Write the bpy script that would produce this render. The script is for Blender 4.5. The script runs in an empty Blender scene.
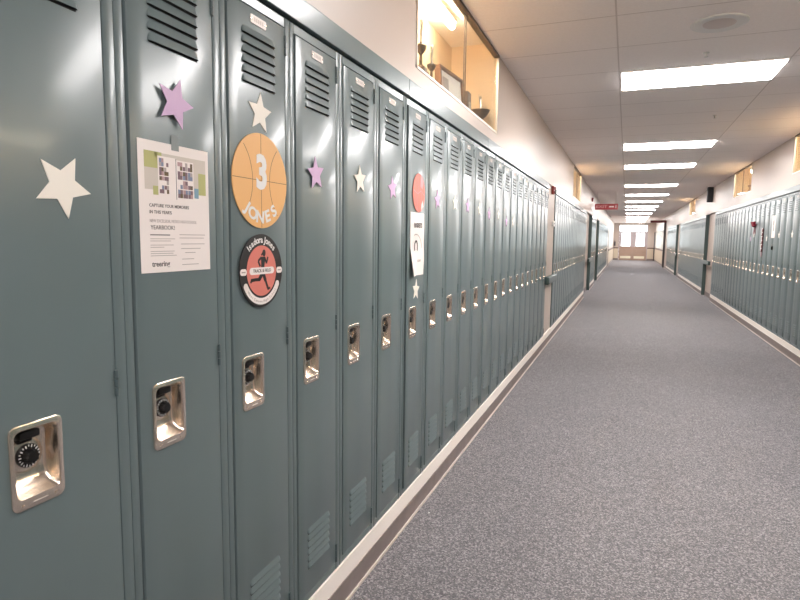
import bpy, bmesh, math, random
from mathutils import Matrix, Vector
random.seed(7)
S = bpy.context.scene
COL = S.collection
PI = math.pi
P = 0.3048                      # one locker
DR = 2.7457                     # right locker faces
ZC = 2.6296                     # ceiling
ZB, ZT = 0.16, 1.937            # locker bottom / top
ZF = 2.02                       # top of the filler strip above the lockers
YE = 44.0                       # end wall
YB = -4.2                       # wall behind

# ------------------------------------------------------------------ materials
def mat(name, col, rough=0.5, metal=0.0, spec=0.5, noise=None, bump=None, emit=None, coat=0.0):
    m = bpy.data.materials.new(name); m.use_nodes = True
    nt = m.node_tree; b = nt.nodes['Principled BSDF']
    b.inputs['Base Color'].default_value = (*col, 1)
    b.inputs['Roughness'].default_value = rough
    b.inputs['Metallic'].default_value = metal
    b.inputs['Specular IOR Level'].default_value = spec
    b.inputs['Coat Weight'].default_value = coat; b.inputs['Coat Roughness'].default_value = 0.10; b.inputs['Coat IOR'].default_value = 1.45
    if emit:
        b.inputs['Emission Color'].default_value = (*emit[:3], 1)
        b.inputs['Emission Strength'].default_value = emit[3]
    tc = None
    if noise or bump:
        tc = nt.nodes.new('ShaderNodeTexCoord')
    if noise:
        sc, amt = noise[0], noise[1]
        n = nt.nodes.new('ShaderNodeTexNoise'); n.inputs['Scale'].default_value = sc
        n.inputs['Detail'].default_value = 4
        nt.links.new(tc.outputs['Object'], n.inputs['Vector'])
        r = nt.nodes.new('ShaderNodeValToRGB')
        lo = tuple(c * (1 - amt) for c in col); hi = tuple(min(1, c * (1 + amt)) for c in col)
        r.color_ramp.elements[0].position = 0.3; r.color_ramp.elements[1].position = 0.7
        r.color_ramp.elements[0].color = (*lo, 1); r.color_ramp.elements[1].color = (*hi, 1)
        nt.links.new(n.outputs['Fac'], r.inputs['Fac']); nt.links.new(r.outputs['Color'], b.inputs['Base Color'])
    if bump:
        n = nt.nodes.new('ShaderNodeTexNoise'); n.inputs['Scale'].default_value = bump[0]
        n.inputs['Detail'].default_value = 2
        mp = nt.nodes.new('ShaderNodeMapping')
        if len(bump) > 3: mp.inputs['Scale'].default_value = bump[3]
        nt.links.new(tc.outputs['Object'], mp.inputs['Vector']); nt.links.new(mp.outputs['Vector'], n.inputs['Vector'])
        bp = nt.nodes.new('ShaderNodeBump'); bp.inputs['Strength'].default_value = bump[1]
        bp.inputs['Distance'].default_value = bump[2]
        nt.links.new(n.outputs['Fac'], bp.inputs['Height']); nt.links.new(bp.outputs['Normal'], b.inputs['Normal'])
    return m

def glass_mat():
    m = bpy.data.materials.new('clear_glass'); m.use_nodes = True
    nt = m.node_tree; nt.nodes.clear()
    o = nt.nodes.new('ShaderNodeOutputMaterial'); mx = nt.nodes.new('ShaderNodeMixShader')
    t = nt.nodes.new('ShaderNodeBsdfTransparent'); g = nt.nodes.new('ShaderNodeBsdfGlossy')
    t.inputs['Color'].default_value = (0.95, 0.97, 0.96, 1); g.inputs['Roughness'].default_value = 0.03
    f = nt.nodes.new('ShaderNodeLayerWeight'); f.inputs['Blend'].default_value = 0.5
    pw = nt.nodes.new('ShaderNodeMath'); pw.operation = 'POWER'; pw.inputs[1].default_value = 5.0
    ad = nt.nodes.new('ShaderNodeMath'); ad.operation = 'MULTIPLY_ADD'; ad.inputs[1].default_value = 0.6; ad.inputs[2].default_value = 0.02
    nt.links.new(f.outputs['Facing'], pw.inputs[0]); nt.links.new(pw.outputs[0], ad.inputs[0])
    nt.links.new(ad.outputs[0], mx.inputs[0]); nt.links.new(t.outputs[0], mx.inputs[1])
    nt.links.new(g.outputs[0], mx.inputs[2]); nt.links.new(mx.outputs[0], o.inputs['Surface'])
    return m

def carpet_mat():
    m = mat('carpet', (0.2, 0.2, 0.2), 0.95, spec=0.15)
    nt = m.node_tree; b = nt.nodes['Principled BSDF']
    tc = nt.nodes.new('ShaderNodeTexCoord')
    v = nt.nodes.new('ShaderNodeTexVoronoi'); v.inputs['Scale'].default_value = 185
    sep = nt.nodes.new('ShaderNodeSeparateColor')
    nt.links.new(v.outputs['Color'], sep.inputs[0])
    n3 = nt.nodes.new('ShaderNodeTexNoise'); n3.inputs['Scale'].default_value = 1.6; n3.inputs['Detail'].default_value = 3
    for n in (v, n3): nt.links.new(tc.outputs['Object'], n.inputs['Vector'])
    r = nt.nodes.new('ShaderNodeValToRGB'); e = r.color_ramp.elements
    e[0].position = 0.0; e[0].color = (0.105, 0.102, 0.110, 1)
    e[1].position = 1.0; e[1].color = (0.35, 0.33, 0.337, 1)
    k = r.color_ramp.elements.new(0.6); k.color = (0.178, 0.168, 0.173, 1)
    nt.links.new(sep.outputs[0], r.inputs['Fac'])
    mr = nt.nodes.new('ShaderNodeMapRange'); mr.inputs[3].default_value = 0.90; mr.inputs[4].default_value = 1.10
    nt.links.new(n3.outputs['Fac'], mr.inputs[0])
    mx = nt.nodes.new('ShaderNodeMix'); mx.data_type = 'RGBA'; mx.blend_type = 'MULTIPLY'; mx.inputs[0].default_value = 1
    nt.links.new(r.outputs['Color'], mx.inputs[6]); nt.links.new(mr.outputs[0], mx.inputs[7])
    nt.links.new(mx.outputs[2], b.inputs['Base Color'])
    bp = nt.nodes.new('ShaderNodeBump'); bp.inputs['Strength'].default_value = 0.15; bp.inputs['Distance'].default_value = 0.002
    nt.links.new(v.outputs['Distance'], bp.inputs['Height']); nt.links.new(bp.outputs['Normal'], b.inputs['Normal'])
    return m

def ceiling_mat():
    m = mat('ceiling_tile', (0.62, 0.55, 0.52), 0.9, spec=0.1)
    nt = m.node_tree; b = nt.nodes['Principled BSDF']
    tc = nt.nodes.new('ShaderNodeTexCoord'); sp = nt.nodes.new('ShaderNodeSeparateXYZ')
    nt.links.new(tc.outputs['Object'], sp.inputs[0])
    def line(sock, off, pitch, w):
        a = nt.nodes.new('ShaderNodeMath'); a.operation = 'SUBTRACT'; a.inputs[1].default_value = off
        nt.links.new(sock, a.inputs[0])
        q = nt.nodes.new('ShaderNodeMath'); q.operation = 'PINGPONG'; q.inputs[1].default_value = pitch / 2
        nt.links.new(a.outputs[0], q.inputs[0])
        c = nt.nodes.new('ShaderNodeMath'); c.operation = 'LESS_THAN'; c.inputs[1].default_value = w
        nt.links.new(q.outputs[0], c.inputs[0]); return c.outputs[0]
    lx = line(sp.outputs[0], 0.788, 1.13, 0.005); ly = line(sp.outputs[1], 3.16, 0.5885, 0.005)
    mx = nt.nodes.new('ShaderNodeMath'); mx.operation = 'MAXIMUM'
    nt.links.new(lx, mx.inputs[0]); nt.links.new(ly, mx.inputs[1])
    n = nt.nodes.new('ShaderNodeTexNoise'); n.inputs['Scale'].default_value = 60; n.inputs['Detail'].default_value = 4
    nt.links.new(tc.outputs['Object'], n.inputs['Vector'])
    r = nt.nodes.new('ShaderNodeValToRGB'); r.color_ramp.elements[0].color = (0.84, 0.765, 0.735, 1)
    r.color_ramp.elements[1].color = (0.93, 0.855, 0.825, 1)
    nt.links.new(n.outputs['Fac'], r.inputs['Fac'])
    mc = nt.nodes.new('ShaderNodeMix'); mc.data_type = 'RGBA'
    mc.inputs[7].default_value = (0.66, 0.58, 0.55, 1)
    nt.links.new(mx.outputs[0], mc.inputs[0]); nt.links.new(r.outputs['Color'], mc.inputs[6])
    nt.links.new(mc.outputs[2], b.inputs['Base Color'])
    bp = nt.nodes.new('ShaderNodeBump'); bp.inputs['Strength'].default_value = 0.25; bp.inputs['Distance'].default_value = 0.003
    nt.links.new(n.outputs['Fac'], bp.inputs['Height']); nt.links.new(bp.outputs['Normal'], b.inputs['Normal'])
    return m

M = dict(
    teal=mat('teal_enamel', (0.132, 0.170, 0.174), 0.30, spec=0.34, noise=(3, 0.05), bump=(4.0, 0.03, 0.005, (1, 2.4, 0.8)), coat=0.13),
    teal_dark=mat('teal_hinge', (0.075, 0.105, 0.11), 0.4),
    slot=mat('slot_shade', (0.008, 0.009, 0.009), 0.8),  # near-black, paints the shade in louver openings and below the filler strip
    inner=mat('locker_inside', (0.05, 0.07, 0.073), 0.6),
    steel=mat('warm_steel', (0.84, 0.74, 0.64), 0.24, 1.0, bump=(90, 0.05, 0.001)),
    plate=mat('tag_metal', (0.60, 0.54, 0.50), 0.5, 0.25),
    black=mat('black_plastic', (0.008, 0.007, 0.007), 0.4, spec=0.3),
    white=mat('white_mark', (0.82, 0.80, 0.78), 0.5),
    wall=mat('cream_wall', (0.50, 0.41, 0.352), 0.38, spec=0.5, noise=(0.8, 0.03), bump=(2.2, 0.08, 0.01, (1, 2.5, 0.5))),
    cream=mat('cream_plinth', (0.97, 0.89, 0.81), 0.4),
    tan=mat('tan_wainscot', (0.60, 0.50, 0.38), 0.4),
    brown=mat('brown_cove_base', (0.22, 0.175, 0.165), 0.5, noise=(12, 0.12)),
    toe=mat('pale_toe_strip', (0.62, 0.53, 0.48), 0.5),
    railbrown=mat('brown_rail', (0.14, 0.085, 0.07), 0.4),
    carpet=carpet_mat(), ceil=ceiling_mat(), glass=glass_mat(),
    diff=mat('light_diffuser', (0.9, 0.9, 0.9), 0.5, emit=(1.0, 0.965, 0.955, 36.0)),
    tube=mat('lit_tube', (0.9, 0.9, 0.9), 0.5, emit=(1.0, 0.86, 0.66, 75.0)),
    lframe=mat('light_frame', (0.75, 0.72, 0.70), 0.5),
    caselin=mat('case_lining', (0.80, 0.62, 0.42), 0.5, noise=(2, 0.04)),
    bronze=mat('bronze_track', (0.10, 0.075, 0.06), 0.4, 0.4),
    alum=mat('aluminium', (0.62, 0.58, 0.54), 0.35, 0.8),
    green=mat('dark_green_bumper', (0.055, 0.085, 0.08), 0.4),
    red=mat('red_enamel', (0.30, 0.04, 0.03), 0.4),
    redsign=mat('red_sign', (0.42, 0.05, 0.055), 0.45),
    maroon=mat('maroon_sign', (0.16, 0.03, 0.035), 0.5),
    darkbox=mat('dark_grille', (0.02, 0.02, 0.022), 0.5),
    doormauve=mat('mauve_door_paint', (0.40, 0.33, 0.33), 0.45),
    doorbrown=mat('brown_door_panel', (0.36, 0.24, 0.18), 0.45, noise=(6, 0.06)),
    kick_sheen=mat('kick_plate', (0.80, 0.74, 0.58), 0.35, 0.3),  # pale yellow puts the reflected glow into the kick plates' colour
    paper=mat('white_paper', (0.88, 0.80, 0.76), 0.7),
    cardw=mat('cream_card', (0.90, 0.84, 0.75), 0.6),
    cardp=mat('lilac_card', (0.66, 0.44, 0.66), 0.55),
    orange=mat('orange_card', (0.84, 0.46, 0.17), 0.5),
    oline=mat('brown_line', (0.28, 0.13, 0.05), 0.6),
    blackcard=mat('black_card', (0.022, 0.017, 0.016), 0.45),
    coral=mat('coral_card', (0.70, 0.20, 0.155), 0.5),
    ink=mat('dark_ink', (0.10, 0.085, 0.08), 0.7),
    greyink=mat('grey_ink', (0.42, 0.36, 0.34), 0.7),
    olive=mat('olive_print', (0.48, 0.47, 0.19), 0.7),
    palebg=mat('pale_print', (0.64, 0.57, 0.50), 0.7),
    blueprint=mat('blue_print', (0.22, 0.36, 0.46), 0.7),
    pic1=mat('photo_print_plum', (0.20, 0.12, 0.14), 0.6), pic2=mat('photo_print_rose', (0.45, 0.28, 0.28), 0.6),
    pic3=mat('photo_print_slate', (0.20, 0.23, 0.33), 0.6), pic4=mat('photo_print_umber', (0.13, 0.085, 0.04), 0.6),
    tape=mat('clear_tape', (0.22, 0.25, 0.25), 0.35),
    wood=mat('walnut_wood', (0.16, 0.08, 0.045), 0.4, noise=(14, 0.25)),
    trophy=mat('dark_trophy', (0.10, 0.07, 0.05), 0.35, 0.3), gilt=mat('gilt', (0.55, 0.42, 0.22), 0.3, 0.9),
    silver=mat('silver_trophy', (0.55, 0.52, 0.48), 0.28, 0.9),
    pinkfoil=mat('pink_foil', (0.55, 0.28, 0.32), 0.4), ribbon=mat('dark_red_ribbon', (0.30, 0.01, 0.03), 0.4),
    maroonstripe=mat('maroon_cloth', (0.12, 0.02, 0.03), 0.8),
    lettering=mat('pale_red_lettering', (0.75, 0.42, 0.42), 0.5),
    post=mat('dark_post', (0.07, 0.06, 0.06), 0.4),
)

# ------------------------------------------------------------------ mesh helpers
class MB:
    def __init__(self): self.bm = bmesh.new(); self.mats = []
    def mi(self, m):
        if m not in self.mats: self.mats.append(m)
        return self.mats.index(m)
    def box(self, x0, x1, y0, y1, z0, z1, m, bev=0.0, seg=1):
        bm = self.bm; i = self.mi(m)
        vs = [bm.verts.new((x, y, z)) for x in (x0, x1) for y in (y0, y1) for z in (z0, z1)]
        fs = []
        for q in ((0, 1, 3, 2), (4, 6, 7, 5), (0, 4, 5, 1), (2, 3, 7, 6), (0, 2, 6, 4), (1, 5, 7, 3)):
            f = bm.faces.new([vs[k] for k in q]); f.material_index = i; fs.append(f)
        if bev:
            es = list({e for f in fs for e in f.edges})
            r = bmesh.ops.bevel(bm, geom=es, offset=bev, segments=seg, affect='EDGES', profile=0.5, material=-1)
            for f in r['faces']: f.material_index = i
    def face(self, pts, m):
        f = self.bm.faces.new([self.bm.verts.new(p) for p in pts]); f.material_index = self.mi(m); return f
    def prism(self, pts, z0, z1, m, mside=None):
        """polygon in local xy extruded z0..z1"""
        bm = self.bm; i = self.mi(m); j = self.mi(mside) if mside else i
        a = [bm.verts.new((p[0], p[1], z0)) for p in pts]; b = [bm.verts.new((p[0], p[1], z1)) for p in pts]
        bm.faces.new(b).material_index = i; bm.faces.new(a[::-1]).material_index = i
        n = len(pts)
        for k in range(n):
            bm.faces.new((a[k], a[(k + 1) % n], b[(k + 1) % n], b[k])).material_index = j
    def lathe(self, prof, m, n=20, axis='z', c=(0, 0, 0)):
        """prof list of (r, h)"""
        bm = self.bm; i = self.mi(m); rings = []
        def pt(r, h, a):
            u, v = r * math.cos(a), r * math.sin(a)
            p = {'z': (u, v, h), 'x': (h, u, v), 'y': (u, h, v)}[axis]
            return (p[0] + c[0], p[1] + c[1], p[2] + c[2])
        for r, h in prof:
            if r < 1e-6: rings.append([bm.verts.new(pt(0, h, 0))])
            else: rings.append([bm.verts.new(pt(r, h, 2 * PI * k / n)) for k in range(n)])
        for A, B in zip(rings, rings[1:]):
            for k in range(n):
                a = [A[k % len(A)], A[(k + 1) % n % len(A)], B[(k + 1) % n % len(B)], B[k % len(B)]]
                u = []
                for v in a:
                    if v not in u: u.append(v)
                if len(u) > 2:
                    bm.faces.new(u).material_index = i
    def tube(self, pts, r, m, n=8):
        bm = self.bm; i = self.mi(m); rings = []
        pts = [Vector(p) for p in pts]
        for k, p in enumerate(pts):
            d = (pts[min(k + 1, len(pts) - 1)] - pts[max(k - 1, 0)]).normalized()
            u = d.orthogonal().normalized(); w = d.cross(u)
            rr = r[k] if isinstance(r, (list, tuple)) else r
            rings.append([bm.verts.new(p + (u * math.cos(2 * PI * a / n) + w * math.sin(2 * PI * a / n)) * rr) for a in range(n)])
        for A, B in zip(rings, rings[1:]):
            for k in range(n): bm.faces.new((A[k], A[(k + 1) % n], B[(k + 1) % n], B[k])).material_index = i
        bm.faces.new(rings[0][::-1]).material_index = i; bm.faces.new(rings[-1]).material_index = i
    def text(self, s, size, m, x=0, y=0, z=0.0, rot=0, align='CENTER', ext=0.0002, sx=1.0, bold=0.0):
        cu = bpy.data.curves.new('t', 'FONT'); cu.body = s; cu.size = size; cu.align_x = align; cu.align_y = 'CENTER'
        cu.extrude = ext; cu.offset = bold; cu.resolution_u = 3
        o = bpy.data.objects.new('t', cu); COL.objects.link(o)
        dg = bpy.context.evaluated_depsgraph_get(); me = bpy.data.meshes.new_from_object(o.evaluated_get(dg))
        Mx = Matrix.Translation((x, y, z)) @ Matrix.Rotation(rot, 4, 'Z') @ Matrix.Diagonal((sx, 1, 1, 1))
        me.transform(Mx); i = self.mi(m); n0 = len(self.bm.faces)
        self.bm.from_mesh(me); self.bm.faces.ensure_lookup_table()
        for k in range(n0, len(self.bm.faces)): self.bm.faces[k].material_index = i
        bpy.data.objects.remove(o); bpy.data.curves.remove(cu); bpy.data.meshes.remove(me)
    def build(self, name, parent=None, smooth=None, loc=None, normals=True):
        me = bpy.data.meshes.new(name)
        if normals: bmesh.ops.recalc_face_normals(self.bm, faces=self.bm.faces[:])
        self.bm.to_mesh(me); self.bm.free()
        for m in self.mats: me.materials.append(m)
        if smooth is not None:
            me.polygons.foreach_set('use_smooth', [True] * len(me.polygons)); me.set_sharp_from_angle(angle=math.radians(smooth))
        o = bpy.data.objects.new(name, me); COL.objects.link(o)
        if parent: o.parent = parent
        if loc: o.location = loc
        return o

def tag(o, label, cat, group=None):
    o['label'] = label; o['category'] = cat
    if group: o['group'] = group
    return o
def struct(o, label=None, cat=None):
    o['kind'] = 'structure'
    if label: o['label'] = label; o['category'] = cat
    return o
def empty(name, loc=(0, 0, 0), rz=0):
    e = bpy.data.objects.new(name, None); COL.objects.link(e); e.location = loc; e.rotation_euler = (0, 0, rz)
    e.empty_display_size = 0.05; return e
def copy_tree(o, parent=None):
    c = o.copy(); COL.objects.link(c)
    if parent: c.parent = parent
    for ch in list(o.children): copy_tree(ch, c)
    return c

ONES = ['', 'first', 'second', 'third', 'fourth', 'fifth', 'sixth', 'seventh', 'eighth', 'ninth', 'tenth', 'eleventh', 'twelfth',
        'thirteenth', 'fourteenth', 'fifteenth', 'sixteenth', 'seventeenth', 'eighteenth', 'nineteenth']
def ordinal(n):
    if n < 20: return ONES[n]
    t = ['', '', 'twent', 'thirt', 'fort', 'fift'][n // 10]
    return t + 'ieth' if n % 10 == 0 else t + 'y-' + ONES[n % 10]

# ------------------------------------------------------------------ locker prototype
HY = 0.2765                                         # hinge line
DY0, DY1, DZ0, DZ1 = 0.0268, 0.2758, 0.188, 1.9085
def locker_body(full=True):
    m = MB(); t = M['teal']; b = 0.0025 if full else 0.002
    m.box(-.02, 0, .0004, .0212, ZB, ZT, t, b, 2); m.box(-.02, 0, .2785, P - .0004, ZB, ZT, t, b, 2)
    m.box(-.02, -.001, .0219, .2784, 1.9115, ZT - .001, t, .001); m.box(-.02, -.001, .0219, .2784, ZB + .001, .185, t, .001)
    i = M['inner']
    m.box(-.38, -.0205, .001, .0025, ZB, ZT, i); m.box(-.38, -.0205, P - .0025, P - .001, ZB, ZT, i)
    m.box(-.38, -.378, .003, P - .003, ZB, ZT, i); m.box(-.377, -.0205, .003, P - .003, ZB, ZB + .002, i)
    m.box(-.377, -.0205, .003, P - .003, ZT - .002, ZT, i); m.box(-.377, -.03, .003, P - .003, 1.62, 1.623, i)
    return m
def add_louvers(m, y0, y1, ztop, n, pitch, hgt, bulge, slot):
    t, s = M['teal'], M['slot']; bm = m.bm
    ti, si = m.mi(t), m.mi(s); NU, NV = 24, 5; x0 = .0012
    for k in range(n):
        zt = ztop - k * pitch; zb = zt - hgt
        g = []
        for a in range(NU + 1):
            u = a / NU; u = .5 - .5 * math.cos(PI * u) if 0 < a < NU else u; d = min(u, 1 - u) * (y1 - y0)
            e = min(1, d / 0.012); e = math.sqrt(max(0, 1 - (1 - e) ** 2))
            row = []
            for c in range(NV + 1):
                v = c / NV
                row.append(bm.verts.new((x0 + bulge * (e ** .7) * v, y0 + u * (y1 - y0) - HY, zb + (zt - zb) * (1 - v) * (.25 + .75 * e))))
            g.append(row)
        for a in range(NU):
            for c in range(NV): bm.faces.new((g[a][c], g[a][c + 1], g[a + 1][c + 1], g[a + 1][c])).material_index = ti
        # black faces paint the shade of the opening under the hood
        w = [bm.verts.new((x0 - .0002, y0 + .002 - HY, zb)), bm.verts.new((x0 - .0002, y1 - .002 - HY, zb))]
        for a in range(NU):
            pa = bm.verts.new((x0, y0 + a / NU * (y1 - y0) - HY, zb)); pb = bm.verts.new((x0, y0 + (a + 1) / NU * (y1 - y0) - HY, zb))
            bm.faces.new((g[a][NV], pa, pb, g[a + 1][NV])).material_index = si
        m.face([(x0 + .0001, y0 + .003 - HY, zb - slot), (x0 + .0001, y1 - .003 - HY, zb - .0045),
                (x0 + .0001, y1 - .001 - HY, zb), (x0 + .0001, y0 + .001 - HY, zb)], s)
LY0, LY1, LZ0, LZ1 = 0.0600, 0.1560, 0.8815, 1.0265     # latch plate
def locker_door(full=True):
    m = MB(); t = M['teal']; bm = m.bm; i = m.mi(t)
    ys = [DY0 - HY, LY0 + .006 - HY, LY1 - .006 - HY, DY1 - HY]; zs = [DZ0, LZ0 + .006, LZ1 - .006, DZ1]
    c = .0022; xf = .001
    yi = [ys[0] + c, ys[1], ys[2], ys[3] - c]; zi = [zs[0] + c, zs[1], zs[2], zs[3] - c]
    g = [[bm.verts.new((xf, y, z)) for z in zi] for y in yi]
    for a in range(3):
        for b in range(3):
            if (a, b) == (1, 1): continue
            bm.faces.new((g[a][b], g[a + 1][b], g[a + 1][b + 1], g[a][b + 1])).material_index = i
    ring = [(0, k) for k in range(4)] + [(k, 3) for k in range(1, 4)] + [(3, k) for k in (2, 1, 0)] + [(k, 0) for k in (2, 1)]
    def edge(q, x, off):
        a, b = q
        y = yi[a] + (-off if a == 0 else off if a == 3 else 0); z = zi[b] + (-off if b == 0 else off if b == 3 else 0)
        return bm.verts.new((x, y, z))
    prev = [g[a][b] for a, b in ring]
    for x, off in ((xf - .0006, c * .7), (xf - .0022, c), (-.018, c)):
        cur = [edge(q, x, off) for q in ring]
        for k in range(12):
            bm.faces.new((prev[k], prev[(k + 1) % 12], cur[(k + 1) % 12], cur[k])).material_index = i
        prev = cur
    h = [g[1][1], g[2][1], g[2][2], g[1][2]]                          # sides of the latch cut-out
    k2 = [bm.verts.new((-.0178, v.co.y, v.co.z)) for v in h]
    for k in range(4): bm.faces.new((h[k], h[(k + 1) % 4], k2[(k + 1) % 4], k2[k])).material_index = i
    if full:
        add_louvers(m, .0795, .2255, 1.8575, 6, .0233, .0186, .0055, .0024)
        add_louvers(m, .0795, .2255, .4080, 6, .0233, .0165, .0048, .0062)
    else:
        for z0 in (1.858, .408):
            for k in range(6):
                m.box(xf, xf + .004, .08 - HY, .2255 - HY, z0 - k * .0233 - .017, z0 - k * .0233, t)
                m.face([(xf + .0003, .08 - HY, z0 - k * .0233 - .0215), (xf + .0003, .2255 - HY, z0 - k * .0233 - .0215),
                        (xf + .0003, .2255 - HY, z0 - k * .0233 - .017), (xf + .0003, .08 - HY, z0 - k * .0233 - .017)], M['slot'])  # dark face painted as the shade below each hood
    return m
def rr(cy, cz, w, h, r, k=4):
    out = []
    for sx, sz, a0 in ((1, 1, 0), (-1, 1, 90), (-1, -1, 180), (1, -1, 270)):
        for q in range(k + 1):
            a = math.radians(a0 + 90 * q / k)
            out.append((cy + sx * (w / 2 - r) + r * math.cos(a), cz + sz * (h / 2 - r) + r * math.sin(a)))
    return out
def latch_cup():
    m = MB(); bm = m.bm; i = m.mi(M['steel'])
    cy, cz = (LY0 + LY1) / 2 - HY, (LZ0 + LZ1) / 2; w, h = LY1 - LY0, LZ1 - LZ0
    ic, iz = cy, cz + .0045
    loops = [(.0010, rr(cy, cz, w, h, .013)), (.0035, rr(cy, cz, w - .001, h - .001, .0125)), (.0045, rr(cy, cz, w - .004, h - .004, .011)),
             (.0045, rr(ic, iz, .080, .116, .012)), (.0025, rr(ic, iz, .077, .113, .0115)), (-.010, rr(ic, iz + .001, .073, .106, .011)),
             (-.0225, rr(ic, iz + .006, .068, .092, .011)), (-.0265, rr(ic, iz + .009, .058, .078, .009)), (-.0270, rr(ic, iz + .010, .044, .064, .008))]
    prev = None
    for x, L in loops:
        cur = [bm.verts.new((x, p[0], p[1])) for p in L]
        if prev:
            n = len(cur)
            for k in range(n): bm.faces.new((prev[k], prev[(k + 1) % n], cur[(k + 1) % n], cur[k])).material_index = i
        prev = cur
    bm.faces.new(prev).material_index = i
    for q in (-.03, .03): m.lathe([(.0, .0062), (.0022, .0060), (.003, .0045)], M['steel'], 8, 'x', (0, cy + q, LZ0 + .0085))
    m.box(.0044, .0049, cy - .012, cy + .014, LZ0 + .009, LZ0 + .0105, M['plate'])
    return m
def lock_dial():
    m = MB(); c = (-.0085, (LY0 + LY1) / 2 - HY - .004, .9655)
    m.lathe([(.0310, -.0178), (.030, -.011), (.0255, -.0085), (.0200, -.0080)], M['steel'], 28, 'x', c)
    m.lathe([(.0205, -.009), (.0202, -.0045), (.0192, -.0035), (.0125, -.0030)], M['black'], 28, 'x', c)
    prof = []
    bm = m.bm; i = m.mi(M['black']); rings = []
    for r, x in ((.0128, -.0035), (.0122, .006), (.0105, .0085), (.004, .0090)):
        ring = []
        for k in range(32):
            a = 2 * PI * k / 32; q = r * (1.0 if k % 4 < 2 else .86)
            ring.append(bm.verts.new((x + c[0], c[1] + q * math.cos(a), c[2] + q * math.sin(a))))
        rings.append(ring)
    for A, B in zip(rings, rings[1:]):
        for k in range(32): bm.faces.new((A[k], A[(k + 1) % 32], B[(k + 1) % 32], B[k])).material_index = i
    bm.faces.new(rings[-1]).material_index = i
    for k in range(20):                                                    # white scale on the dial
        a = 2 * PI * k / 20; L = .0050 if k % 2 == 0 else .003; w = .0009
        ca, sa = math.cos(a), math.sin(a)
        pts = [(r, s) for r, s in ((.0190, -w), (.0190, w), (.0190 - L, w), (.0190 - L, -w))]
        m.face([(-.0027 + c[0], c[1] + r * ca - s * sa, c[2] + r * sa + s * ca) for r, s in pts], M['white'])
    return m
def lift_handle():
    m = MB(); cy = (LY0 + LY1) / 2 - HY
    m.box(-.022, -.003, cy - .024, cy + .012, .997, 1.0105, M['black'], .003, 2)
    m.box(-.024, -.014, cy - .02, cy + .006, .988, .9965, M['black'], .002)
    return m
def tag_plate():
    m = MB(); bm = m.bm; i = m.mi(M['plate']); c = .152 - HY
    a = [bm.verts.new((.0010, *p)) for p in rr(c, 1.8825, .07, .0225, .006)]
    b = [bm.verts.new((.0026, *p)) for p in rr(c, 1.8825, .068, .0205, .005)]
    n = len(a)
    for k in range(n): bm.faces.new((a[k], a[(k + 1) % n], b[(k + 1) % n], b[k])).material_index = i
    bm.faces.new(b).material_index = i
    for q in range(5): m.box(.0027, .0029, c - .019 + q * .0085, c - .0145 + q * .0085, 1.8775, 1.8875, M['greyink'])
    for q in (-.030, .030): m.lathe([(0, .0036), (.0016, .0034), (.0022, .0026)], M['steel'], 8, 'x', (0, c + q, 1.8825))
    return m
def hinge(z0, z1):
    m = MB(); n = 3; h = (z1 - z0) / n
    for k in range(n): m.lathe([(0, z0 + k * h), (.0042, z0 + k * h), (.0042, z0 + (k + 1) * h - .0012), (0, z0 + (k + 1) * h - .0012)], M['teal_dark'], 10, 'z', (.0015, .0002, 0))
    return m

def make_locker(full):
    root = empty('locker')
    locker_body(full).build('body', root, 30 if full else None)
    d = locker_door(full).build('door', root, 40 if full else None, loc=(0, HY, 0))
    latch_cup().build('latch_cup', d, 40)
    lock_dial().build('lock_dial', d, 40); lift_handle().build('lift_handle', d, 40)
    tag_plate().build('number_plate', d, 40)
    if full:
        for z in ((1.836, 1.889), (1.026, 1.078), (.192, .258)): hinge(*z).build('hinge', d, 40)
    return root
def make_simple():
    root = empty('locker')
    locker_body(False).build('body', root)
    d = locker_door(False).build('door', root, loc=(0, HY, 0))
    m = latch_cup(); m.build('latch_cup', d, 40)
    lock_dial().build('lock_dial', d, 40)
    return root
PF, PS = make_locker(True), make_simple()
OPEN = math.radians(1.3); HANG = []; used = {}; RND = random.Random(11)
def place_locker(proto, side, y0, label, group):
    if used.get(proto.name): o = copy_tree(proto)
    else: o = proto; used[proto.name] = True
    th = math.radians(RND.uniform(0.0, .45))              # no two doors hang quite alike
    if label.startswith('teal locker with its door'): th = OPEN
    for ch in o.children:
        if ch.name.startswith('door'): ch.rotation_euler = (0, 0, th)
    HANG.append((side, y0, th))
    if side == 'L': o.location = (0, y0, 0)
    else: o.location = (DR, y0 + P, 0); o.rotation_euler = (0, 0, PI)
    return tag(o, label, 'locker', group)

LEFT_LABELS = {
    -1: 'teal steel locker on the left wall, two before the one with the big cream star',
    0: 'teal steel locker on the left wall, just before the one with the big cream star',
    1: 'nearest teal locker at left edge with one cream star above its latch',
    2: 'teal locker with the printed yearbook flyer and a lilac star',
    3: 'teal locker carrying the orange basketball sign and round runner badge',
    4: 'teal locker with a lilac star, right after the basketball sign locker',
    5: 'teal locker with a cream star, second after the basketball sign locker',
    6: 'teal locker with a lilac star, just before the slightly ajar locker',
    7: 'teal locker with its door slightly ajar, red ball sign and white sheet',
    8: 'teal locker with a lilac star, just after the slightly ajar locker',
    9: 'teal locker with a cream star, second after the slightly ajar locker',
}
lockers = {}
for n in range(-1, 23):
    lab = LEFT_LABELS.get(n) or 'teal locker in near left row, %s after the slightly ajar locker' % ordinal(n - 7)
    lockers[n] = place_locker(PF, 'L', (n - 1) * P + .0015, lab, 'teal lockers in the near left row')
def bank(side, y0, n, fmt, group, rev=False, full_until=None):
    for k in range(n):
        q = n - k if rev else k + 1
        pr = PF if (full_until and full_until(k)) else PS
        place_locker(pr, side, y0 + k * P, fmt % ordinal(q), group)
LB2 = 7.45
bank('L', LB2, 21, 'teal locker on left wall, %s past the cream column with the red strobe', 'teal lockers in the second left row', full_until=lambda k: k < 8)
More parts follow.
